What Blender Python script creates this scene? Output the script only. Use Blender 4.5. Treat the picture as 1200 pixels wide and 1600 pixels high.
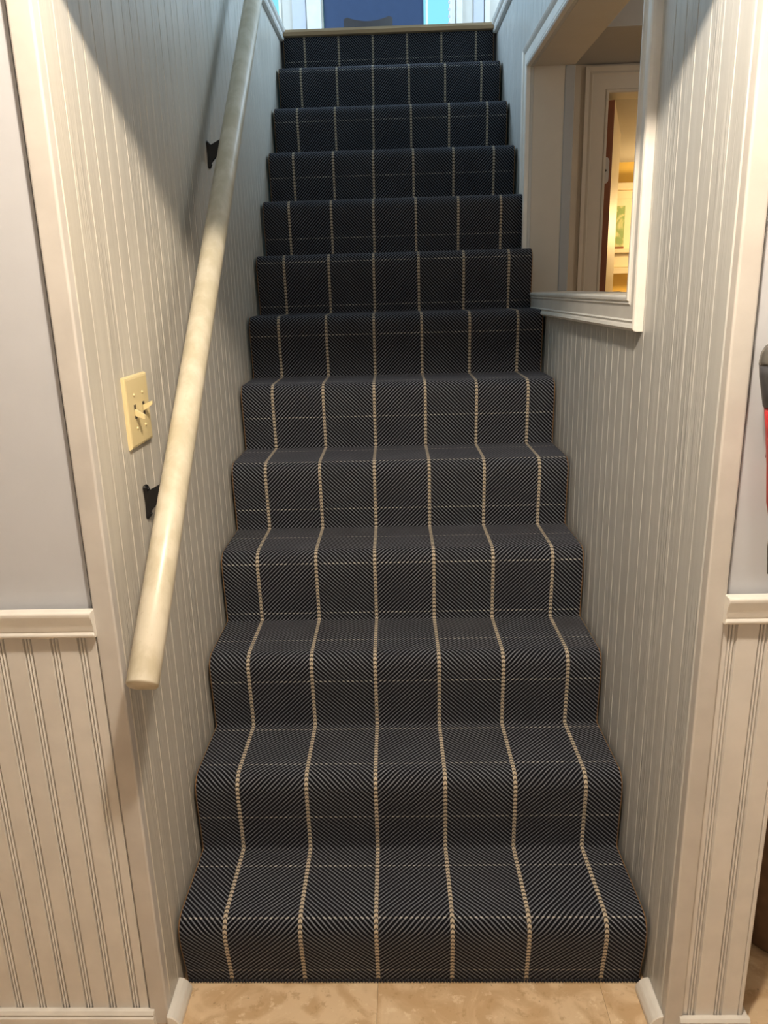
import bpy, bmesh, math, random
from mathutils import Vector, Matrix
random.seed(7)
for o in list(bpy.data.objects): bpy.data.objects.remove(o)
sc = bpy.context.scene
COL = sc.collection

# ------------------------------------------------------------------ camera
PIT, YAW, ROL = -0.2835, -0.0315, -0.0279
def cam_axes():
    fw = Vector((math.sin(YAW)*math.cos(PIT), math.cos(YAW)*math.cos(PIT), math.sin(PIT)))
    r0 = Vector((math.cos(YAW), -math.sin(YAW), 0)); u0 = r0.cross(fw)
    r = r0*math.cos(ROL) + u0*math.sin(ROL); u = -r0*math.sin(ROL) + u0*math.cos(ROL)
    return r, u, -fw
cd = bpy.data.cameras.new('camera'); cam = bpy.data.objects.new('camera', cd); COL.objects.link(cam)
r_, u_, b_ = cam_axes()
cam.matrix_world = Matrix(((r_.x,u_.x,b_.x,0.0093),(r_.y,u_.y,b_.y,-1.2528),(r_.z,u_.z,b_.z,1.3889),(0,0,0,1)))
cd.sensor_fit = 'HORIZONTAL'; cd.sensor_width = 36.0; cd.lens = 36.0*1199.93/1200.0; cd.clip_start = 0.02
sc.camera = cam

# ------------------------------------------------------------------ sky, lamps, exposure
w = bpy.data.worlds.new('sky'); sc.world = w; w.use_nodes = True
bg = w.node_tree.nodes['Background']; bg.inputs[0].default_value = (0.27, 0.80, 1.0, 1); bg.inputs[1].default_value = 1.0
def lamp(name, kind, loc, energy, color, size=0.1, rot=None, sy=None):
    d = bpy.data.lights.new(name, kind); d.energy = energy; d.color = color
    if kind == 'AREA':
        d.size = size
        if sy: d.shape = 'RECTANGLE'; d.size_y = sy
    else: d.shadow_soft_size = size
    o = bpy.data.objects.new(name, d); o.location = loc
    if rot: o.rotation_euler = rot
    COL.objects.link(o); return o
WARM = (1.0, 0.85, 0.68)
lamp('ceiling_bulb', 'POINT', (0.10, -0.66, 2.20), 82, WARM, 0.045)
lamp('room_bulb', 'POINT', (0.5, -2.6, 2.0), 19, (1.0, 0.88, 0.75), 0.12)
lamp('hall_fill', 'POINT', (1.7, 0.7, 2.15), 7, WARM, 0.08)  # unseen lamp added to brighten the hall behind the opening
lamp('yellow_room_bulb', 'POINT', (1.86, 3.55, 1.72), 21, (1.0, 0.70, 0.33), 0.06)
# added area lamps, unseen, standing in for upstairs daylight; no windows behind them
lamp('daylight_fill_left', 'AREA', (-2.10, 3.3, 3.75), 95, (0.58, 0.79, 1.0), 1.3, (0,math.radians(-90),0), 1.6)
lamp('daylight_fill_right', 'AREA', (2.30, 3.3, 3.75), 115, (0.58, 0.79, 1.0), 1.3, (0,math.radians(90),0), 1.6)
sc.view_settings.view_transform = 'Standard'; sc.view_settings.look = 'None'
sc.view_settings.gamma = 1; sc.view_settings.use_curve_mapping = False
sc.view_settings.exposure = 0.16

# ------------------------------------------------------------------ helpers
def tag(o, label=None, cat=None, group=None, kind=None):
    if label: o['label'] = label
    if cat: o['category'] = cat
    if group: o['group'] = group
    if kind: o['kind'] = kind
    return o
def empty(name, loc=(0,0,0), rz=0):
    o = bpy.data.objects.new(name, None); o.location = loc; o.rotation_euler = (0,0,rz)
    o.empty_display_size = 0.05; COL.objects.link(o); return o
def link(name, bm, mat, parent=None, smooth=False, loc=None):
    bmesh.ops.recalc_face_normals(bm, faces=bm.faces)
    me = bpy.data.meshes.new(name); bm.to_mesh(me); bm.free()
    for m in (mat if isinstance(mat, (list, tuple)) else [mat]): me.materials.append(m)
    if smooth:
        for p in me.polygons: p.use_smooth = True
    o = bpy.data.objects.new(name, me); COL.objects.link(o)
    if loc: o.location = loc
    if parent: o.parent = parent
    return o
def B(): return bmesh.new()
def box(bm, x0, x1, y0, y1, z0, z1, f=None, mi=0):
    P = [(x0,y0,z0),(x1,y0,z0),(x1,y1,z0),(x0,y1,z0),(x0,y0,z1),(x1,y0,z1),(x1,y1,z1),(x0,y1,z1)]
    if f: P = [f(*p) for p in P]
    v = [bm.verts.new(p) for p in P]
    for q in ((0,3,2,1),(4,5,6,7),(0,1,5,4),(1,2,6,5),(2,3,7,6),(3,0,4,7)):
        bm.faces.new([v[i] for i in q]).material_index = mi
    return v
def bevel(bm, w, seg=2):
    bmesh.ops.bevel(bm, geom=list(bm.edges), offset=w, segments=seg, affect='EDGES', profile=0.5)
def loft(bm, rings, cap=True, closed=True):
    R = [[bm.verts.new(p) for p in r] for r in rings]; n = len(R[0])
    for a, b in zip(R, R[1:]):
        for i in range(n if closed else n-1):
            j = (i+1) % n
            bm.faces.new((a[i], a[j], b[j], b[i]))
    if cap: bm.faces.new(R[0][::-1]); bm.faces.new(R[-1])
    return R
def extr(bm, prof, a, b, f):
    """profile points (p,q) placed by f(p,q,t) at t=a and t=b"""
    loft(bm, [[f(p,q,a) for p,q in prof], [f(p,q,b) for p,q in prof]])
def tube(bm, pts, rad, n=12, flat=1.0):
    pts = [Vector(p) for p in pts]; rings = []
    for i, p in enumerate(pts):
        t = (pts[min(i+1,len(pts)-1)] - pts[max(i-1,0)]).normalized()
        a = Vector((0,0,1)) if abs(t.z) < .9 else Vector((1,0,0))
        s = t.cross(a).normalized(); q = s.cross(t)
        rr = rad[i] if isinstance(rad, (list,tuple)) else rad
        rings.append([p + s*rr*math.cos(2*math.pi*k/n) + q*rr*flat*math.sin(2*math.pi*k/n) for k in range(n)])
    loft(bm, rings)
def copy_tree(o, parent=None):
    c = o.copy(); COL.objects.link(c); c.parent = parent
    for ch in list(o.children): copy_tree(ch, c)
    return c

# ------------------------------------------------------------------ materials
def mat(name, col, rough=0.5, metal=0, spec=0.5, emit=None):
    m = bpy.data.materials.new(name); m.use_nodes = True
    b = m.node_tree.nodes['Principled BSDF']
    b.inputs['Base Color'].default_value = (*col, 1); b.inputs['Roughness'].default_value = rough
    b.inputs['Metallic'].default_value = metal; b.inputs['Specular IOR Level'].default_value = spec
    return m
class G:
    def __init__(s, m): s.t = m.node_tree; s.b = s.t.nodes['Principled BSDF']
    def n(s, typ, **kw):
        x = s.t.nodes.new(typ)
        for k, v in kw.items(): setattr(x, k, v)
        return x
    def L(s, a, b): s.t.links.new(a, b)
    def m(s, op, a, b=None, c=None):
        x = s.n('ShaderNodeMath', operation=op)
        for i, v in enumerate((a, b, c)):
            if v is None: continue
            if isinstance(v, (int, float)): x.inputs[i].default_value = v
            else: s.L(v, x.inputs[i])
        return x.outputs[0]
    def ss(s, v, lo, hi, a=0.0, b=1.0):
        x = s.n('ShaderNodeMapRange', interpolation_type='SMOOTHSTEP')
        s.L(v, x.inputs[0])
        for i, q in enumerate((lo, hi, a, b)): x.inputs[i+1].default_value = q
        return x.outputs[0]
    def mix(s, f, a, b):
        x = s.n('ShaderNodeMix', data_type='RGBA')
        if isinstance(f, (int, float)): x.inputs[0].default_value = f
        else: s.L(f, x.inputs[0])
        for i, v in ((6, a), (7, b)):
            if isinstance(v, tuple): x.inputs[i].default_value = (*v, 1)
            else: s.L(v, x.inputs[i])
        return x.outputs[2]
    def noise(s, scale, vec=None, detail=3, rough=.5):
        x = s.n('ShaderNodeTexNoise'); x.inputs['Scale'].default_value = scale
        x.inputs['Detail'].default_value = detail; x.inputs['Roughness'].default_value = rough
        if vec: s.L(vec, x.inputs['Vector'])
        return x.outputs['Fac']
    def coord(s, scale=(1,1,1), kind='Object'):
        c = s.n('ShaderNodeTexCoord'); mp = s.n('ShaderNodeMapping'); mp.inputs['Scale'].default_value = scale
        s.L(c.outputs[kind], mp.inputs[0]); return mp.outputs[0]
    def bump(s, h, strength, dist):
        x = s.n('ShaderNodeBump'); x.inputs['Strength'].default_value = strength; x.inputs['Distance'].default_value = dist
        s.L(h, x.inputs['Height']); s.L(x.outputs[0], s.b.inputs['Normal'])
    def color(s, c): s.L(c, s.b.inputs['Base Color'])

def paint(name, col, rough=0.42, mott=0.06, bstr=0.25, bdist=0.0006, scale=(18,18,18)):
    m = mat(name, col, rough); g = G(m); v = g.coord(scale)
    n = g.noise(1.0, v, 4); n2 = g.noise(9.0, v, 2)
    g.color(g.mix(g.ss(n, .3, .7), tuple(c*(1-mott) for c in col), tuple(min(1,c*(1+mott*.4)) for c in col)))
    g.bump(g.m('ADD', n, g.m('MULTIPLY', n2, .5)), bstr, bdist); return m
M = {}
M['trim'] = paint('cream_trim_paint', (.60,.575,.54), .38)
M['white_trim'] = paint('white_trim_paint', (.80,.78,.73), .36)
M['bead'] = paint('beadboard_paint', (.74,.715,.675), .42)
M['blue_wall'] = paint('pale_blue_wall_paint', (.56,.58,.62), .55, .02)
M['plain'] = paint('plain_wall_paint', (.62,.58,.51), .6, .02)
M['ceil'] = paint('ceiling_paint', (.50,.48,.45), .8, .02)
M['dim_wall'] = paint('taupe_wall_paint', (.26,.23,.20), .7, .02)
M['yellow'] = paint('yellow_wall_paint', (.80,.55,.13), .6, .03)
M['cream'] = paint('cream_cabinet_paint', (.80,.70,.50), .45, .03)
M['soffit'] = paint('grey_blue_paint_and_daylight', (.42,.44,.46), .6, .02)  # on the reveal corner this blue is daylight put into the colour
M['lavender'] = paint('lavender_trim_paint', (.56,.56,.60), .5, .02)
M['navy_door'] = paint('navy_door_paint', (.035,.06,.125), .4, .05)
M['black_metal'] = mat('black_iron', (.012,.012,.013), .38, .3)
M['dark_wood'] = paint('dark_wood', (.03,.025,.025), .5, .1)
M['steel'] = mat('brushed_steel', (.6,.58,.55), .35, 1)
M['ivory'] = mat('ivory_plastic', (.74,.62,.34), .32)
M['slot'] = mat('dark_slot', (.05,.04,.03), .6)
M['gap'] = mat('dark_gap', (.035,.034,.036), .8)
M['grey_plastic'] = mat('dark_grey_plastic', (.05,.05,.055), .4)
M['smoke_plastic'] = mat('smoky_plastic', (.10,.095,.085), .12)
M['red_plastic'] = mat('red_plastic', (.45,.02,.025), .3)
M['bag'] = paint('dark_bag_cloth', (.035,.03,.035), .8, .1)
M['brown_edge'] = paint('brown_door_edge', (.26,.085,.03), .5, .1)
M['glass'] = mat('window_glass', (1,1,1), .02)
M['glass'].node_tree.nodes['Principled BSDF'].inputs['Transmission Weight'].default_value = 1
M['glass'].node_tree.nodes['Principled BSDF'].inputs['IOR'].default_value = 1.02

def grain_paint(name, col, rough=.34):
    m = mat(name, col, rough); g = G(m)
    oi = g.n('ShaderNodeObjectInfo')
    c = g.n('ShaderNodeTexCoord'); ad = g.n('ShaderNodeVectorMath', operation='ADD')
    mu = g.n('ShaderNodeVectorMath', operation='MULTIPLY'); mu.inputs[1].default_value = (46,46,1.7)
    cmb = g.n('ShaderNodeCombineXYZ')
    for i in range(3): g.L(g.m('MULTIPLY', oi.outputs['Random'], 3.7+i), cmb.inputs[i])
    g.L(c.outputs['Object'], ad.inputs[0]); g.L(cmb.outputs[0], ad.inputs[1]); g.L(ad.outputs[0], mu.inputs[0])
    n1 = g.noise(1.0, mu.outputs[0], 4, .6); n2 = g.noise(4.0, mu.outputs[0], 3, .6)
    patch = g.ss(g.noise(3.0, ad.outputs[0], 2), .42, .62, .15, 1)
    r = g.m('MULTIPLY', patch, g.m('ADD', g.ss(n1, .45, .62), g.m('MULTIPLY', g.ss(n2, .45, .65), .5)))
    g.color(g.mix(g.ss(n1, .3, .7), tuple(x*.90 for x in col), tuple(x*1.03 for x in col)))
    g.bump(r, .75, .0011); return m
M['panel'] = grain_paint('painted_wood_panelling', (.60,.575,.51))
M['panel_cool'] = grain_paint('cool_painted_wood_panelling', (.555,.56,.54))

def rail_mat():
    m = mat('aged_cream_rail_paint', (.7,.66,.52), .34); g = G(m); v = g.coord((10,10,3))
    n = g.noise(2.0, v, 5, .6); n2 = g.noise(11.0, v, 4, .7)
    c = g.mix(g.ss(n, .35, .65), (.54,.49,.36), (.68,.63,.51))
    c = g.mix(g.ss(n2, .62, .72, 0, .5), c, (.46,.40,.28)); g.color(c)
    g.bump(n2, .3, .0006); return m
M['rail'] = rail_mat()

def tile_mat():
    m = mat('marbled_vinyl_tile', (.6,.42,.24), .42); g = G(m)
    c = g.n('ShaderNodeTexCoord'); oi = g.n('ShaderNodeObjectInfo')
    ad = g.n('ShaderNodeVectorMath', operation='ADD'); g.L(c.outputs['Object'], ad.inputs[0]); g.L(oi.outputs['Location'], ad.inputs[1])
    v = ad.outputs[0]
    wv = g.n('ShaderNodeTexNoise'); wv.inputs['Scale'].default_value = 9; wv.inputs['Detail'].default_value = 4; wv.inputs['Distortion'].default_value = 1.6
    g.L(v, wv.inputs['Vector']); n = wv.outputs['Fac']
    n2 = g.noise(30, v, 6, .7); n3 = g.noise(75, v, 2)
    c1 = g.mix(g.ss(n, .40, .60), (.60,.415,.235), (.76,.58,.375))
    c1 = g.mix(g.ss(n2, .55, .66, 0, .6), c1, (.47,.30,.15))
    c1 = g.mix(g.ss(n2, .34, .44, .7, 0), c1, (.86,.71,.51))
    c1 = g.mix(g.ss(n3, .70, .78, 0, .7), c1, (.20,.12,.06)); g.color(c1)
    g.bump(n2, .15, .0005); return m
M['tile'] = tile_mat()

STRIPE0, SPC, PITCH = -0.376, 0.1534, 0.1534/14
LINE_SP, LINE_PH = 0.1414, 0.176
def carpet_mat():
    m = mat('navy_twill_carpet', (.03,.03,.04), .85, spec=.12); g = G(m)
    uv = g.n('ShaderNodeUVMap'); uv.uv_map = 'weave'
    sx = g.n('ShaderNodeSeparateXYZ'); g.L(uv.outputs[0], sx.inputs[0]); u, v = sx.outputs[0], sx.outputs[1]
    wob = g.m('MULTIPLY', g.m('SUBTRACT', g.noise(30, uv.outputs[0], 2), .5), .0016)
    us = g.m('SUBTRACT', u, STRIPE0)
    pp = g.m('PINGPONG', us, SPC)
    ph = g.m('DIVIDE', g.m('ADD', g.m('SUBTRACT', v, pp), wob), PITCH)
    rib = g.m('ABSOLUTE', g.m('SUBTRACT', g.m('FRACT', ph), .5))          # 0 at the crown of a rib, .5 between ribs
    light = g.ss(rib, .13, .22, 1, 0)
    # single yarns along a rib
    q = g.m('DIVIDE', g.m('ADD', v, 0.0), PITCH/3)
    yarn = g.m('ABSOLUTE', g.m('SUBTRACT', g.m('FRACT', q), .5))
    yl = g.ss(yarn, .28, .5, 1, .45)
    fz = g.noise(900, uv.outputs[0], 2); bl = g.noise(12, uv.outputs[0], 3)
    lt = g.m('MULTIPLY', g.m('MULTIPLY', light, yl), g.ss(fz, .2, .8, .55, 1.15))
    col = g.mix(lt, (.0015,.0016,.003), (.215,.228,.268))
    col = g.mix(g.ss(bl, .3, .7, .22, 0), col, (.012,.012,.017))
    # pale weft thread showing on the ribs
    ln = g.m('ABSOLUTE', g.m('SUBTRACT', g.m('FRACT', g.m('DIVIDE', g.m('SUBTRACT', v, LINE_PH), LINE_SP)), .5))
    lnm = g.m('MULTIPLY', g.ss(ln, .4865, .489, 0, 1), g.ss(g.noise(40, uv.outputs[0], 2), .35, .6, .35, 1))
    col = g.mix(g.m('MULTIPLY', g.m('MULTIPLY', lnm, g.ss(rib, .20, .28, 1, 0)), .65), col, (.60,.58,.54))
    # beige warp stripes, two beads wide
    sd = g.m('SUBTRACT', g.m('PINGPONG', us, SPC/2), 0.0)                  # distance to the nearest stripe
    inside = g.ss(sd, .0037, .0045, 1, 0)
    bead = g.m('ABSOLUTE', g.m('SUBTRACT', g.m('FRACT', g.m('ADD', g.m('DIVIDE', v, PITCH*.95), g.m('MULTIPLY', sd, 70))), .5))
    bm_ = g.ss(bead, .24, .38, 1, .08)
    scol = g.mix(bm_, (.04,.036,.03), (.50,.43,.33))
    col = g.mix(inside, col, scol); g.color(col)
    g.b.inputs['Sheen Weight'].default_value = .05; g.b.inputs['Sheen Roughness'].default_value = .5; g.b.inputs['Sheen Tint'].default_value = (.75,.78,1,1)
    h = g.m('ADD', g.m('MULTIPLY', g.ss(rib, .12, .42, 1, 0), g.ss(yarn, .2, .5, 1, .7)), g.m('MULTIPLY', inside, g.ss(bead, .2, .45, .8, .1)))
    g.bump(h, .55, .0022); return m
M['carpet'] = carpet_mat()
M['binding'] = mat('brown_carpet_edge', (.26,.14,.055), .8)

def quilt_mat():
    m = mat('brown_quilted_cloth', (.16,.085,.045), .85); g = G(m); v = g.coord((1,1,1))
    w1 = g.n('ShaderNodeTexVoronoi'); w1.feature = 'SMOOTH_F1'; w1.inputs['Scale'].default_value = 42; g.L(v, w1.inputs['Vector'])
    g.color(g.mix(w1.outputs['Distance'], (.19,.11,.06), (.09,.05,.027))); g.bump(w1.outputs['Distance'], -.0, .0); bn = [n for n in g.t.nodes if n.type == 'BUMP'][0]; bn.invert = True; bn.inputs['Strength'].default_value = .7; bn.inputs['Distance'].default_value = .006; return m
M['quilt'] = quilt_mat()
def picture_mat():
    m = mat('green_abstract_print', (.4,.5,.2), .5); g = G(m); v = g.coord((1,1,1))
    n = g.n('ShaderNodeTexNoise'); n.inputs['Scale'].default_value = 7; n.inputs['Distortion'].default_value = 2.2; g.L(v, n.inputs['Vector'])
    c = g.mix(g.ss(n.outputs['Fac'], .42, .56), (.30,.42,.16), (.62,.62,.30))
    c = g.mix(g.ss(n.outputs['Fac'], .60, .66), c, (.34,.52,.46)); g.color(c); return m
M['picture'] = picture_mat()
M['blackish'] = mat('blackish', (.01,.01,.01), .8)

# ------------------------------------------------------------------ stair numbers
R, T, O, NR_ = 0.190, 0.204, 0.0104, 0.034
Z0 = -0.0171
def ztop(k): return k*R + Z0
UP = ztop(13)                       # upper floor level, 2.453
HALF = 0.4709
CEIL = 2.27
def LX(y): return -0.481 - 0.0044*y                  # face of the left stair wall
def RX(y): return 0.481 - 0.0230*y                   # face of the right stair wall
def rw(t, y, z): return (RX(y) + t, y, z)            # t = depth into the right wall
def lw(t, y, z): return (LX(y) - t, y, z)

# ------------------------------------------------------------------ floor with vinyl tiles
bm = B(); box(bm, -1.7, 2.3, -3.1, 2.0, -.12, -.003)
fl = tag(link('floor', bm, M['gap']), kind='structure')
TS = .457
bm = B(); box(bm, -TS/2+.0002, TS/2-.0002, -TS/2+.0002, TS/2-.0002, -.003, 0); bevel(bm, .0004, 1)
tile0 = None
for i in range(-4, 5):
    for j in range(-7, 5):
        x = -.070 + TS*(i+.5); y = -.18 + TS*(j+.5)
        if -.8 < y and y > .35 and x < .45: continue
        if tile0 is None: tile0 = o = link('tile', bm, M['tile'], fl)
        else: o = tile0.copy(); COL.objects.link(o)
        o.location = (x, y, 0); o.rotation_euler[2] = random.choice((0, math.pi/2, math.pi))

# ------------------------------------------------------------------ lower room shell
FYL, FYR = -.085, -.100            # faces of the front walls left and right of the stairs
bm = B(); box(bm, -1.7, 2.3, -3.1, -.07, CEIL, CEIL+.15); box(bm, .62, 2.3, -.07, 2.0, CEIL, CEIL+.15); box(bm, -1.7, -.47, -.07, .1, CEIL, CEIL+.15)
tag(link('ceiling', bm, M['ceil']), kind='structure')
bm = B(); box(bm, -1.7, 2.3, -3.2, -3.1, 0, CEIL); tag(link('wall_back', bm, M['dim_wall']), kind='structure')
bm = B(); box(bm, -1.8, -1.7, -3.2, .1, 0, CEIL); tag(link('wall_far_left', bm, M['dim_wall']), kind='structure')
bm = B(); box(bm, 2.3, 2.4, -3.2, 2.0, 0, CEIL); tag(link('wall_far_right', bm, M['dim_wall']), kind='structure')
# header over the stair opening
bm = B(); box(bm, -.53, .63, -.085, .02, 1.868, CEIL); bevel(bm, .003, 1)
tag(link('wall_header', bm, M['trim']), kind='structure')

# ------------------------------------------------------------------ left front wall
bm = B(); box(bm, -1.7, -.522, FYL+.010, .0, .0, CEIL); box(bm, -.522, -.494, -.064, .0, 0, CEIL)
wfl = tag(link('wall_front_left', bm, M['blue_wall']), kind='structure')
def double_bead_plank(w, h, th):
    """plank with a pair of raised beads along its left edge"""
    pts = [(0,0),(0,th*.45)]
    b = .0105
    for c in (b*.28, b*.78):
        for k in range(5):
            a = math.pi*(1-k/4); pts.append((c + b*.22*math.cos(a), th*.45 + th*.55*math.sin(a)))
    pts += [(b*1.15, th*.45),(b*1.35, th),(w-.0012, th),(w, th*.45),(w,0)]
    return pts
def planks_front(parent, xs, y, z0, z1, th=.010):
    for a, b in zip(xs, xs[1:]):
        bm = B(); extr(bm, double_bead_plank(b-a-.0006, z1-z0, th), z0, z1, lambda p,q,t: (a+p, y-q, t))
        link('plank', bm, M['bead'], parent)
xs = ([-.5172] + [-.5492-.0467*i for i in range(26)])[::-1]
planks_front(wfl, xs, FYL+.010, .03, .842)
bm = B(); box(bm, -.5215, -.5165, FYL+.016, -.064, .0, CEIL); link('shadow_gap', bm, M['gap'], wfl)
bm = B(); box(bm, -.516, LX(-.08), FYL-.003, -.064, 0, CEIL); bevel(bm, .0035, 3)
tag(link('trim_1', bm, M['trim']), kind='structure')
RAIL = [(0,0),(.008,0),(.013,.003),(.0145,.0065),(.013,.010),(.0105,.0125),(.0125,.0135),(.0145,.024),(.018,.036),(.020,.043),(.020,.048),(.017,.050),(0,.050)]
def chair_rail(name, x0, x1, y, z):
    bm = B(); extr(bm, RAIL, x0, x1, lambda p,q,t: (t, y-p, z+q)); bevel(bm, .0012, 1)
    return tag(link(name, bm, M['white_trim']), kind='structure')
chair_rail('trim_2', -1.7, -.5135, FYL-.0005, .842)
BASE = [(0,0),(.014,0),(.014,.026),(.009,.030),(.012,.034),(.008,.040),(0,.040)]
bm = B(); extr(bm, BASE, -1.7, -.506, lambda p,q,t: (t, FYL-p, q)); tag(link('baseboard_front_left', bm, M['white_trim']), kind='structure')

# ------------------------------------------------------------------ right front wall (end of the right stair wall)
bm = B(); box(bm, .522, .622, FYR+.010, -.0785, 0, CEIL)
wfr = tag(link('wall_front_right', bm, M['blue_wall']), kind='structure')
planks_front(wfr, [.5265,.5765,.6215], FYR+.010, .03, .856)
bm = B(); box(bm, .5176, .5262, FYR+.003, FYR+.009, .03, .856); link('plank', bm, M['bead'], wfr)
bm = B(); box(bm, .6218, .630, FYR+.001, -.02, .03, CEIL); bevel(bm, .002, 1); link('corner_bead', bm, M['bead'], wfr)
bm = B(); box(bm, .5172, .5215, FYR+.016, -.079, 0, CEIL); link('shadow_gap', bm, M['gap'], wfr)
bm = B(); box(bm, .4835, .5168, FYR-.003, -.079, 0, CEIL); bevel(bm, .0035, 3)
tag(link('trim_3', bm, M['trim']), kind='structure')
chair_rail('trim_4', .5135, .66, FYR-.0005, .856)
bm = B(); extr(bm, BASE, .510, .641, lambda p,q,t: (t, FYR-p, q)); box(bm, .6302, .641, FYR, .4, 0, .036)
tag(link('baseboard_front_right', bm, M['white_trim']), kind='structure')

# ------------------------------------------------------------------ stair walls of grooved planks
TH = .011
def wall_plank(parent, f, y0, y1, z0, z1):
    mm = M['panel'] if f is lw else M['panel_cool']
    c = .0018
    prof = [(TH,y0),(c*.9,y0),(0,y0+c),(0,y1-c),(c*.9,y1),(TH,y1)]
    bm = B(); extr(bm, prof, z0, z1, lambda p,q,t: f(p,q,t)); return link('plank', bm, mm, parent)
YE = 2.44
WTOP = 2.405
def ys_planks(start):
    ys = [start]
    while ys[-1] < YE - .06: ys.append(ys[-1] + random.choice((.044,.048,.052,.056,.05)))
    ys.append(YE); return ys
bm = B(); box(bm, TH, .13, -.06, YE, 0, UP-.10, lw); wl = tag(link('wall_left', bm, M['panel']), kind='structure')
for a, b in zip(*(lambda q: (q, q[1:]))(ys_planks(-.0635))): wall_plank(wl, lw, a, b-.0001, 0, WTOP)
# opening in the right wall
OY0, OY1, OZ0, OZ1 = .362, 1.60, 1.362, 2.078
bm = B()
for q in ((-.078, OY0, 0, UP-.1), (OY0, OY1, 0, OZ0), (OY0, OY1, OZ1, UP-.1), (OY1, YE, 0, UP-.1)):
    box(bm, TH+.0005, .145, q[0], q[1], q[2], q[3], rw)
wr = tag(link('wall_right', bm, M['plain']), kind='structure')
for a, b in zip(*(lambda q: (q, q[1:]))(ys_planks(-.0785))):
    b2 = b-.0001
    if b2 <= OY0 or a >= OY1: wall_plank(wr, rw, a, b2, 0, WTOP)
    else:
        if a < OY0: wall_plank(wr, rw, a, OY0, OZ0, OZ1)
        if b2 > OY1: wall_plank(wr, rw, OY1, b2, OZ0, OZ1)
        wall_plank(wr, rw, a, b2, 0, OZ0); wall_plank(wr, rw, a, b2, OZ1, WTOP)
bm = B(); box(bm, .114, .147, OY1-.003, OY1+.02, OZ0, OZ1, rw); bevel(bm, .002, 1); link('corner_daylight_strip', bm, M['soffit'], wr)  # bluish daylight on the reveal corner, put into the strip's colour
# casing round the opening (profile: offset from the opening, projection)
CAS = [(0,0),(0,.013),(.004,.016),(.009,.016),(.012,.012),(.016,.014),(.020,.0115),(.046,.0115),(.049,.015),(.053,.0125),(.056,.016),(.062,.019),(.066,.017),(.068,.012),(.068,0)]
def casing(name, f_out, y0, y1, z0, z1):
    """four mitred lengths round an opening on a wall face; each its own part"""
    root = empty(name); tag(root, kind='structure')
    def pt(side, p, q, e):
        if side == 'b': return f_out(q, (y0-p if e == 0 else y1+p), z0-p)
        if side == 't': return f_out(q, (y0-p if e == 0 else y1+p), z1+p)
        if side == 'n': return f_out(q, y0-p, (z0-p if e == 0 else z1+p))
        return f_out(q, y1+p, (z0-p if e == 0 else z1+p))
    for side, nm in (('b','sill_casing'),('t','head_casing'),('n','side_casing'),('f','side_casing')):
        bm = B(); loft(bm, [[pt(side,p,q,0) for p,q in CAS],[pt(side,p,q,1) for p,q in CAS]]); link(nm, bm, M['white_trim'], root)
    return root
casing('trim_5', lambda q,y,z: rw(-q, y, z), OY0, OY1, OZ0, OZ1)
# inner stair baseboards at the foot
def foot(name, f, y0, y1):
    prof = [(0,0),(-.026,0),(-.026,.012),(-.020,.024),(-.010,.032),(0,.034)]
    bm = B(); extr(bm, prof, y0, y1, lambda p,q,t: f(p,t,q)); bevel(bm, .002, 1)
    return tag(link(name, bm, M['white_trim']), kind='structure')
foot('baseboard_left', lw, -.100, -.008); foot('baseboard_right', rw, -.098, -.008)

# ------------------------------------------------------------------ stairs under the runner
bm = B()
for k in range(1, 14):
    y0 = (k-1)*T + .016
    box(bm, -.4705, .47-.0047*13, y0, 2.60, (ztop(k-1) if k > 1 else 0), ztop(k)-.012 - (.03 if k == 13 else 0))
tag(link('trim_6', bm, M['dark_wood']), kind='structure')

# ------------------------------------------------------------------ the runner
def profile():
    P = [(.010, 0.0)]
    for k in range(1, 14):
        y0 = (k-1)*T; zt = ztop(k)
        yb = y0 if k > 1 else .010
        zb = ztop(k-1) if k > 1 else 0
        cy, cz = y0 - O + NR_, zt - NR_
        if k > 1:
            P.append((yb-.006, zb)); P.append((yb-.0015, zb+.0015)); P.append((yb-.001, zb+.007))
        if k == 13:
            for i in range(1, 7): P.append((y0 + (0 - O*.4)*i/6, zb + (UP-.030-zb)*i/6)); 
            break
        ya, za = P[-1]
        for i in range(1, 9):
            s = i/9; e = s*s*(3-2*s)
            P.append((ya + (cy-NR_-ya)*e, za + (cz-za)*s))
        for i in range(0, 13):
            a = math.pi - (math.pi/2)*i/12
            P.append((cy + NR_*math.cos(a), cz + NR_*math.sin(a)))
        P.append((kk := (k*T - .006) - .07, zt)) if False else None
        for i in range(1, 6): P.append((cy + (k*T-.012-cy)*i/6, zt))
    return P
PROF = profile()
def half_widths(y):
    k = max(0, min(13, y/T)); return -HALF - .0009*k, HALF - .0047*k
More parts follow.
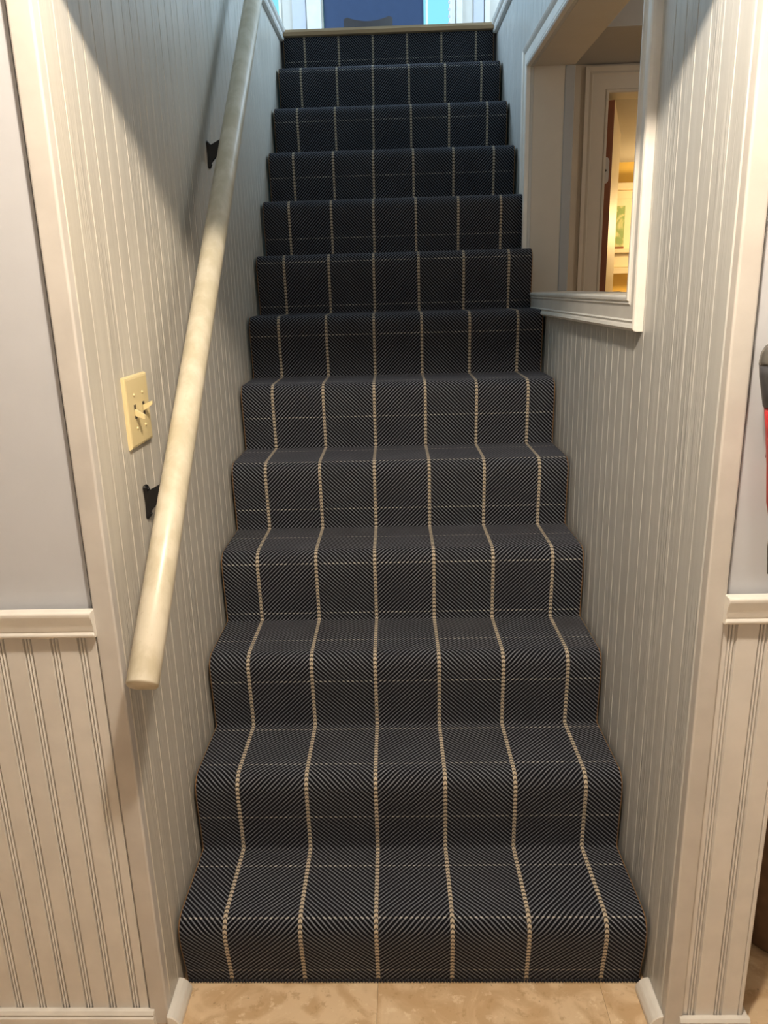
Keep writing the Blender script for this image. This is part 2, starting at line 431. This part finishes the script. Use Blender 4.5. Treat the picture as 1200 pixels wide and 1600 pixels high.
def build_runner():
    bm = B(); uvl = bm.loops.layers.uv.new('weave')
    arc = [0]
    for a, b in zip(PROF, PROF[1:]): arc.append(arc[-1] + math.hypot(b[0]-a[0], b[1]-a[1]))
    SS = [0, .0028] + [i/22 for i in range(1, 22)] + [.9972, 1]; NX = len(SS)-1; top, bot = [], []
    N = len(PROF)
    for i, (y, z) in enumerate(PROF):
        a, b = PROF[max(i-1,0)], PROF[min(i+1,N-1)]
        t = Vector((0, b[0]-a[0], b[1]-a[1])).normalized(); nrm = Vector((0, t.z, -t.y))     # into the stair
        l, r = half_widths(y)
        tr, br = [], []
        for j in range(NX+1):
            s = SS[j]; u = -HALF + 2*HALF*s; x = l + (r-l)*s
            p = Vector((x, y, z)); rnd = 0
            if j in (0, NX): p += nrm*.0016
            tr.append((bm.verts.new(p), u, arc[i])); br.append((bm.verts.new(p + nrm*.009), u, arc[i]))
        top.append(tr); bot.append(br)
    def face(q, mi):
        f = bm.faces.new([v[0] for v in q]); f.material_index = mi; f.smooth = True
        for lp, v in zip(f.loops, q): lp[uvl].uv = (v[1], v[2])
    for i in range(N-1):
        for j in range(NX):
            face((top[i][j], top[i][j+1], top[i+1][j+1], top[i+1][j]), 1 if j in (0, NX-1) else 0)
            face((bot[i][j], bot[i+1][j], bot[i+1][j+1], bot[i][j+1]), 1)
        for j in (0, NX):
            face((top[i][j], top[i+1][j], bot[i+1][j], bot[i][j]), 1)
    for i in (0, N-1):
        for j in range(NX): face((top[i][j], bot[i][j], bot[i][j+1], top[i][j+1]), 0)
    return bm
runner = link('stair_runner', build_runner(), [M['carpet'], M['binding']])
tag(runner, 'dark navy twill stair carpet with six beige stripes running up all the steps', 'carpet')
# cut ends of the weave at the floor
bm = B(); n = 150
for i in range(n):
    x = -HALF + 2*HALF*(i+.5)/n; r = .0026
    tube(bm, [(x, .013, .0008), (x+.001, .0075, .003+random.random()*.001), (x+.003, .011, .009)], [r*.8, r, r*.7], 6)
link('cut_edge', bm, M['carpet'], runner, True)['kind'] = 'stuff'

# ------------------------------------------------------------------ handrail
hr = empty('handrail', (-.41, -.186, .80))
tag(hr, 'round aged cream wooden handrail sloping up the left stair wall on black brackets', 'handrail')
SL = .945
def rail_z(y): return .802 + SL*(y+.186)
bm = B(); ax = Vector((0,1,SL)).normalized(); rr = .0255
rings = []
A = Vector((0, 0, .002)); sx = Vector((1,0,0)); up = sx.cross(ax)
for t in (0, .003, .30, .7, 1.1, 1.5, 1.9, 2.297, 2.3):
    s = .93 if t in (0, 2.3) else 1
    rings.append([A + ax*t + sx*rr*s*math.cos(2*math.pi*k/28) + up*max(-.78, math.sin(2*math.pi*k/28))*rr*s for k in range(28)])
loft(bm, rings); link('rail', bm, M['rail'], hr, True)
def bracket(y):
    zb = rail_z(y) - .085; loc = hr.location
    f = lambda x,yy,z: (x-loc.x, yy-loc.y, z-loc.z)
    xw = LX(y)
    bm = B(); rings = []
    for dz, wd, dp in ((-.033,.007,.003),(-.029,.011,.006),(-.015,.009,.0075),(.0,.008,.008),(.016,.010,.0075),(.028,.012,.006),(.032,.008,.003)):
        rings.append([f(xw+.0004, y-wd, zb+dz), f(xw+dp, y-wd*.6, zb+dz), f(xw+dp, y+wd*.6, zb+dz), f(xw+.0004, y+wd, zb+dz)])
    loft(bm, rings)
    br = link('bracket', bm, M['black_metal'], hr)
    bm = B(); rings = []
    xe = -.41
    for s in (0,.15,.3,.5,.7,.85,1):
        x = xw+.006 + (xe-xw-.006)*s; zc = zb + .012 + .034*s; hh = .026*(1-s)**1.6 + .0075
        rings.append([f(x, y-.005, zc-hh-.0), f(x, y+.005, zc-hh), f(x, y+.006, zc+.0085), f(x, y-.006, zc+.0085)])
    loft(bm, rings); link('arm', bm, M['black_metal'], br)
    zs = zb+.050
    bm = B(); box(bm, -.010, .010, -.026, .026, -.0018, .0018); bevel(bm, .0012, 1)
    sd = link('saddle', bm, M['black_metal'], br, loc=f(xe, y, rail_z(y)-.0300)); sd.rotation_euler[0] = math.atan(SL)
    for dz in (-.024, .024):
        bm = B(); bmesh.ops.create_uvsphere(bm, u_segments=10, v_segments=6, radius=.0032)
        link('screw', bm, M['black_metal'], br, True, f(xw+.0065, y, zb+dz))
bracket(.130); bracket(.885)

# ------------------------------------------------------------------ double light switch
SW = Vector((LX(.13), .132, 1.188))
sw = empty('light_switch', SW); tag(sw, 'ivory two-gang light switch plate on the left stair wall beside the handrail', 'light switch')
bm = B(); y2, z2 = .060, .0635
loft(bm, [[(d, sx_*(y2-i), sz_*(z2-i)) for sx_, sz_ in ((-1,-1),(1,-1),(1,1),(-1,1))] for d, i in ((.0003,0),(.0035,.0003),(.0062,.0025),(.0072,.006))])
link('plate', bm, M['ivory'], sw)
for i, yy in enumerate((-.023, .023)):
    bm = B(); box(bm, .0070, .0076, yy-.0052, yy+.0052, -.0125, .0125); link('slot', bm, M['slot'], sw)
    s = -1 if i == 0 else 1
    bm = B(); loft(bm, [[(.0072 + x, yy+a*wd, s*zz + b*hh) for a, b in ((-1,-1),(1,-1),(1,1),(-1,1))] for x, zz, wd, hh in ((0,.001,.0048,.0055),(.009,.0055,.0042,.0045),(.016,.0095,.0036,.0036),(.0168,.0098,.0028,.0028))])
    link('toggle', bm, M['ivory'], sw)
    for zz in (-.030, .030):
        bm = B(); bmesh.ops.create_uvsphere(bm, u_segments=10, v_segments=6, radius=.0030)
        link('screw', bm, M['ivory'], sw, True, (.0070, yy, zz))

# ------------------------------------------------------------------ hand-held device on the right front wall
hv = empty('handheld_vacuum', (.566, FYR-.006, 1.10))
tag(hv, 'dark grey and red hand-held device hung on the wall right of the stairs', 'vacuum')
def oval(z, wx, wy, yo=-.045, n=24): return [(wx*math.cos(2*math.pi*k/n), yo + wy*math.sin(2*math.pi*k/n), z) for k in range(n)]
bm = B(); loft(bm, [oval(.112,.047,.031),oval(.130,.051,.033),oval(.155,.0565,.035),oval(.1705,.0585,.036)]); link('collar', bm, M['grey_plastic'], hv, True)
bm = B(); loft(bm, [oval(.1712,.0590,.0365),oval(.176,.0590,.0365),oval(.188,.0575,.035),oval(.197,.053,.032),oval(.203,.045,.027),oval(.206,.030,.018)]); link('cup', bm, M['smoke_plastic'], hv, True)
bm = B(); loft(bm, [oval(-.06,.020,.016),oval(-.03,.027,.021),oval(.03,.033,.026),oval(.08,.040,.029),oval(.1115,.0455,.0305)]); link('body', bm, M['red_plastic'], hv, True)
bm = B(); tube(bm, [(0,-.045,-.06),(0,-.05,-.10),(0,-.05,-.14)], [.018,.020,.016], 14); link('handle', bm, M['grey_plastic'], hv, True)
bm = B(); box(bm, -.018, .018, -.022, -.0045, .03, .12); link('wall_mount', bm, M['grey_plastic'], hv)

# ------------------------------------------------------------------ brown quilted seat on the floor past the right wall
ot = empty('ottoman', (.99, .32, 0)); tag(ot, 'brown quilted ottoman on the floor behind the right wall end', 'ottoman')
def pad(name, h, r, z0, z1, bulge):
    """rounded-corner cushion block"""
    rings = []
    for f, e in ((0,.93),(.06,.985),(.25,1+bulge*.6),(.5,1+bulge),(.75,1+bulge*.6),(.94,.985),(1,.93)):
        ring = []
        for cx, cy, a0 in ((1,1,0),(-1,1,90),(-1,-1,180),(1,-1,270)):
            for k in range(7):
                a = math.radians(a0 + 15*k); ring.append(((cx*(h-r) + r*math.cos(a))*e, (cy*(h-r) + r*math.sin(a))*e, z0 + (z1-z0)*f))
        rings.append(ring)
    bm = B(); loft(bm, rings); return link(name, bm, M['quilt'], ot, True)
pad('body', .272, .07, .0, .36, .01); pad('cushion', .27, .06, .361, .45, .02)

# ------------------------------------------------------------------ hall seen through the opening
HY = 1.90
DX0, DX1, DZ = .776, 1.55, 2.052
bm = B(); box(bm, .45, DX0, HY, HY+.1, 0, CEIL+.1); box(bm, DX1, 2.4, HY, HY+.1, 0, CEIL+.1); box(bm, DX0, DX1, HY, HY+.1, DZ, CEIL+.1)
tag(link('wall_hall', bm, M['plain']), kind='structure')
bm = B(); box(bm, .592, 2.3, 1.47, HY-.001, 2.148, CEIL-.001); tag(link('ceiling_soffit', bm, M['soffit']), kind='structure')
dc = empty('door_1'); tag(dc, kind='structure')
DCAS = [(0,0),(0,.010),(.004,.014),(.009,.014),(.013,.009),(.058,.010),(.064,.014),(.072,.010),(.086,.016),(.088,.016),(.088,0)]
for nm, pts in (('side_casing', lambda p,q,e: (DX0-p, HY-q, (0, DZ+p)[e])), ('side_casing', lambda p,q,e: (DX1+p, HY-q, (0, DZ+p)[e])), ('head_casing', lambda p,q,e: ((DX0-p, DX1+p)[e], HY-q, DZ+p))):
    bm = B(); loft(bm, [[pts(p,q,0) for p,q in DCAS],[pts(p,q,1) for p,q in DCAS]]); link(nm, bm, M['plain'], dc)
# open leaf
ld = empty('leaf_pivot', (0,0,0)); bpy.data.objects.remove(ld)
lang = math.atan2(.300, 1.0)
ca, sa = math.cos(lang), math.sin(lang)
def lf(a, t, z): return (.8070 + a*sa - t*ca, HY+.022 + a*ca + t*sa, z)       # a along the leaf, t thickness towards the left
bm = B(); box(bm, 0.002, .74, 0, .034, .012, 2.035, lf); lv = link('leaf', bm, M['cream'], dc)
bm = B(); box(bm, 0, .0018, .0, .034, .012, 2.035, lf); link('leaf_edge', bm, M['brown_edge'], lv)['label'] = 'brown bare hinge edge'
bm = B(); n = 16
loft(bm, [[lf(d, .021+.012*math.cos(2*math.pi*k/n), 1.795 + .030*(1 if math.sin(2*math.pi*k/n) > 0 else -1) + .016*math.sin(2*math.pi*k/n)) for k in range(n)] for d in (-.0002, -.0024)])
h = link('hinge', bm, M['trim'], lv)
bm = B(); tube(bm, [lf(-.0020,.021,1.795), lf(-.0030,.021,1.795)], .004, 10); link('screw_hole', bm, M['slot'], lv)

# ------------------------------------------------------------------ yellow room
YY = 3.97
bm = B(); box(bm, .45, 3.0, YY, YY+.1, 0, 2.1); yw = tag(link('wall_yellow', bm, M['yellow']), kind='structure')
bm = B(); box(bm, 2.9, 3.0, HY+.1, YY, 0, 2.1); box(bm, .45, .55, HY+.1, YY, 0, 2.1); tag(link('wall_yellow_side', bm, M['yellow']), kind='structure')
bm = B(); box(bm, .45, 3.0, HY+.1, YY+.1, 2.1, 2.2); tag(link('ceiling_yellow_room', bm, M['ceil']), kind='structure')
bm = B(); box(bm, .45, 3.0, HY, YY+.1, -.1, 0); tag(link('floor_yellow_room', bm, M['tile']), kind='structure')
hu = empty('wall_shelf_unit', (1.65, YY-.001, 1.42)); tag(hu, 'cream panelled shelf unit on the yellow wall beyond the open door', 'shelf unit')
def hx(name, x0, x1, d0, d1, z0, z1, m, bv=.003):
    bm = B(); box(bm, x0, x1, -d1, -d0, z0-1.42, z1-1.42); bevel(bm, bv, 1); return link(name, bm, M[m], hu)
hx('back_panel', -.58, .58, 0, .02, 1.475, 1.93, 'cream')
hx('cornice', -.60, .60, 0, .10, 1.935, 1.972, 'cream'); hx('frieze', -.58, .58, .021, .035, 1.885, 1.934, 'cream')
hx('shelf', -.60, .60, .021, .085, 1.562, 1.588, 'cream'); hx('apron', -.58, .58, .021, .04, 1.476, 1.561, 'cream')
hx('recessed_panel', -.20, .05, .0405, .044, 1.482, 1.552, 'soffit', .001)
hx('ledge', -.60, .60, 0, .10, 1.436, 1.474, 'cream')
pc = empty('framed_picture', (1.345, YY-.066, 1.590)); tag(pc, 'green and yellow abstract print on the cream shelf beyond the open door', 'picture')
bm = B(); box(bm, -.055, .055, -.010, .004, 0, .25); link('canvas', bm, M['picture'], pc)
bm = B(); box(bm, -.058, .058, -.011, .005, -.0015, .010); link('lower_edge', bm, M['brown_edge'], pc)
cab = empty('side_cabinet', (1.55, 3.72, 0)); tag(cab, 'cream low cabinet under the dark bag in the yellow room', 'cabinet')
bm = B(); box(bm, -.4, .4, -.2, .2, 0, 1.10); bevel(bm, .006, 1); link('body', bm, M['cream'], cab)
bm = B(); box(bm, -.42, .42, -.22, .22, 1.101, 1.13); bevel(bm, .004, 1); link('top', bm, M['cream'], cab)
for x in (-.2, .2):
    bm = B(); box(bm, x-.18, x+.18, -.216, -.201, .1, 1.05); bevel(bm, .004, 1); d = link('door', bm, M['cream'], cab)
    bm = B(); bmesh.ops.create_uvsphere(bm, u_segments=10, v_segments=8, radius=.014); link('knob', bm, M['steel'], d, True, (x*.2, -.228, .6))
bg_ = empty('dark_bag', (1.35, 3.70, 1.131)); tag(bg_, 'dark cloth bag slumped in front of the yellow wall', 'bag')
bm = B(); rng = random.Random(3); rings = []
for z, a, b in ((0,.09,.07),(.03,.105,.085),(.10,.10,.08),(.15,.075,.06),(.185,.05,.045),(.20,.02,.02)):
    rings.append([(a*math.cos(2*math.pi*k/18)*(1+.12*rng.uniform(-1,1)) - .03*z/.2, b*math.sin(2*math.pi*k/18)*(1+.12*rng.uniform(-1,1)), z + (.012*rng.uniform(-1,1) if 0 < z < .2 else 0)) for k in range(18)])
loft(bm, rings); link('body', bm, M['bag'], bg_, True)
bm = B(); tube(bm, [(.03,-.02,.15),(.07,-.04,.185),(.115,-.05,.165),(.13,-.05,.10),(.11,-.06,.05)], .012, 8); link('strap', bm, M['bag'], bg_, True)

# ------------------------------------------------------------------ upper floor
bm = B()
box(bm, TH+.001, 1.7, .02, YE, UP-.16, UP, lw); box(bm, TH+.001, 1.97, .02, YE, UP-.16, UP, rw); box(bm, -2.2, 2.4, YE+.012, 5.25, UP-.16, UP)
tag(link('floor_upper', bm, M['dark_wood']), kind='structure')
# oak nosing at the head of the stairs
prof = [(.0,-.028),(-.020,-.026),(-.026,-.014),(-.020,-.003),(-.008,0),(.06,0),(.06,-.028)]
bm = B(); extr(bm, prof, -.4905, .4240, lambda p,q,t: (t, 12*T + .002 + p, UP+q))
M['oak'] = paint('pale_oak', (.50,.36,.21), .4, .15, scale=(3,40,40))
tag(link('trim_7', bm, M['oak']), kind='structure')
# moulding along both edges of the stair hole
MO = [(.0,0),(.014,.002),(.018,.010),(.013,.016),(.013,.030),(.020,.036),(.024,.046),(.018,.056),(-.04,.060),(-.04,.048),(0,.048)]
bm = B(); extr(bm, MO, .02, 2.425, lambda p,q,t: (LX(t)+p, t, WTOP+q)); tag(link('trim_8', bm, M['white_trim']), kind='structure')
bm = B(); extr(bm, MO, .02, 2.425, lambda p,q,t: (RX(t)-p, t, WTOP+q)); tag(link('trim_9', bm, M['white_trim']), kind='structure')
# far wall upstairs with the door and its glazed side panels
BY = 5.10; W1 = (.212, .425); W2 = (-1.36, -.835); DU = (-.532, .200); UZ = UP+2.05
bm = B()
for x0, x1 in ((-2.2, W2[0]), (W2[1], DU[0]), (W1[1], 2.4)): box(bm, x0, x1, BY, BY+.12, UP, UP+2.4)
box(bm, W2[0], W2[1], BY, BY+.12, UP, UP+.12); box(bm, W1[0]-.012, W1[1], BY, BY+.12, UP, UP+.12)
box(bm, W2[0], W2[1], BY, BY+.12, UZ, UP+2.4); box(bm, DU[0], W1[1], BY, BY+.12, UZ, UP+2.4)
tag(link('wall_upper_back', bm, M['plain']), kind='structure')
bm = B(); box(bm, -2.3, -2.2, -.1, 5.22, UP, UP+2.4); tag(link('wall_upper_left', bm, M['plain']), kind='structure')
bm = B(); box(bm, 2.4, 2.5, -.1, 5.22, UP, UP+2.4); tag(link('wall_upper_right', bm, M['plain']), kind='structure')
bm = B(); box(bm, -2.3, 2.5, -.2, -.1, UP-.16, UP+2.4); tag(link('wall_upper_front', bm, M['plain']), kind='structure')
bm = B(); box(bm, -2.3, 2.5, -.2, 5.22, UP+2.4, UP+2.5); tag(link('ceiling_upper', bm, M['ceil']), kind='structure')
for nm, (a, b) in (('window_1', W1), ('window_2', W2)):
    wn = empty(nm); tag(wn, kind='structure')
    bm = B(); t = .016
    box(bm, a, a+t, BY-.01, BY+.05, UP+.12, UZ); box(bm, b-t, b, BY-.01, BY+.05, UP+.12, UZ)
    box(bm, a+t, b-t, BY-.01, BY+.05, UP+.12, UP+.12+t); box(bm, a+t, b-t, BY-.01, BY+.05, UZ-t, UZ)
    link('frame', bm, M['white_trim'], wn)
    bm = B(); box(bm, a+t, b-t, BY+.02, BY+.024, UP+.12+t, UZ-t); link('pane', bm, M['glass'], wn)
    if nm == 'window_1':
        bm = B(); box(bm, b-.045, b-.017, BY-.008, BY+.015, UP+.137, UZ-.017); mu = link('muntin', bm, M['white_trim'], wn)
        for i in range(40):
            z = UP+.17+i*.045
            bm = B(); box(bm, b-.052, b-.038, BY-.012, BY-.009, z, z+.018); link('bead', bm, M['lavender'], wn)
dn = empty('door_2'); tag(dn, kind='structure')
bm = B(); box(bm, DU[0]+.004, DU[1]-.004, BY+.01, BY+.05, UP+.01, UZ-.004); bevel(bm, .003, 1); lf2 = link('leaf', bm, M['navy_door'], dn)
for x0, x1, z0, z1 in ((-.45,-.21,.15,.62),(-.12,.12,.15,.62),(-.45,-.21,1.2,1.9),(-.12,.12,1.2,1.9)):
    bm = B(); box(bm, x0, x1, BY+.002, BY+.0095, UP+z0, UP+z1); bevel(bm, .003, 1); link('raised_panel', bm, M['navy_door'], lf2)
bm = B(); bmesh.ops.create_uvsphere(bm, u_segments=14, v_segments=10, radius=.028); link('knob', bm, M['steel'], lf2, True, (.13, BY-.035, UP+1.0))
def upright(name, x0, x1, d, m):
    bm = B(); box(bm, x0, x1, BY-d, BY-.0005, UP, UP+2.1); bevel(bm, .004, 1); return tag(link(name, bm, M[m]), kind='structure')
upright('trim_10', -.650, -.545, .022, 'white_trim'); upright('trim_11', -.755, -.655, .012, 'lavender')
upright('trim_12', .432, .474, .022, 'white_trim'); upright('trim_13', .557, .632, .012, 'lavender'); upright('trim_14', .637, .672, .022, 'white_trim')
# dark chair whose crest just shows over the top step
ch = empty('dark_chair', (-.20, 4.72, UP)); tag(ch, 'dark chair with curved crest standing before the navy door upstairs', 'chair')
bm = B(); box(bm, -.19, .19, -.19, .19, .42, .455); bevel(bm, .01, 2); link('seat', bm, M['dark_wood'], ch)
for sx_, sy_ in ((-1,-1),(1,-1),(-1,1),(1,1)):
    bm = B(); tube(bm, [(sx_*.17,sy_*.17,0),(sx_*.155,sy_*.155,.42)], [.014,.018], 10); link('leg', bm, M['dark_wood'], ch)
for sx_ in (-1, 1):
    bm = B(); tube(bm, [(sx_*.145,.165,.455),(sx_*.15,.185,.62)], [.015,.013], 10); link('back_post', bm, M['dark_wood'], ch)
bm = B(); n = 14; rings = []
for i in range(n+1):
    s = -1 + 2*i/n; x = .172*s; yb = .185 + .02*(1-s*s); zt = .748 + .030*s*s - (.02 if abs(s) == 1 else 0); zb = .625 + .01*s*s
    rings.append([(x,yb-.011,zb),(x,yb+.011,zb),(x,yb+.011,zt),(x,yb-.011,zt)])
loft(bm, rings); link('crest_rail', bm, M['dark_wood'], ch)
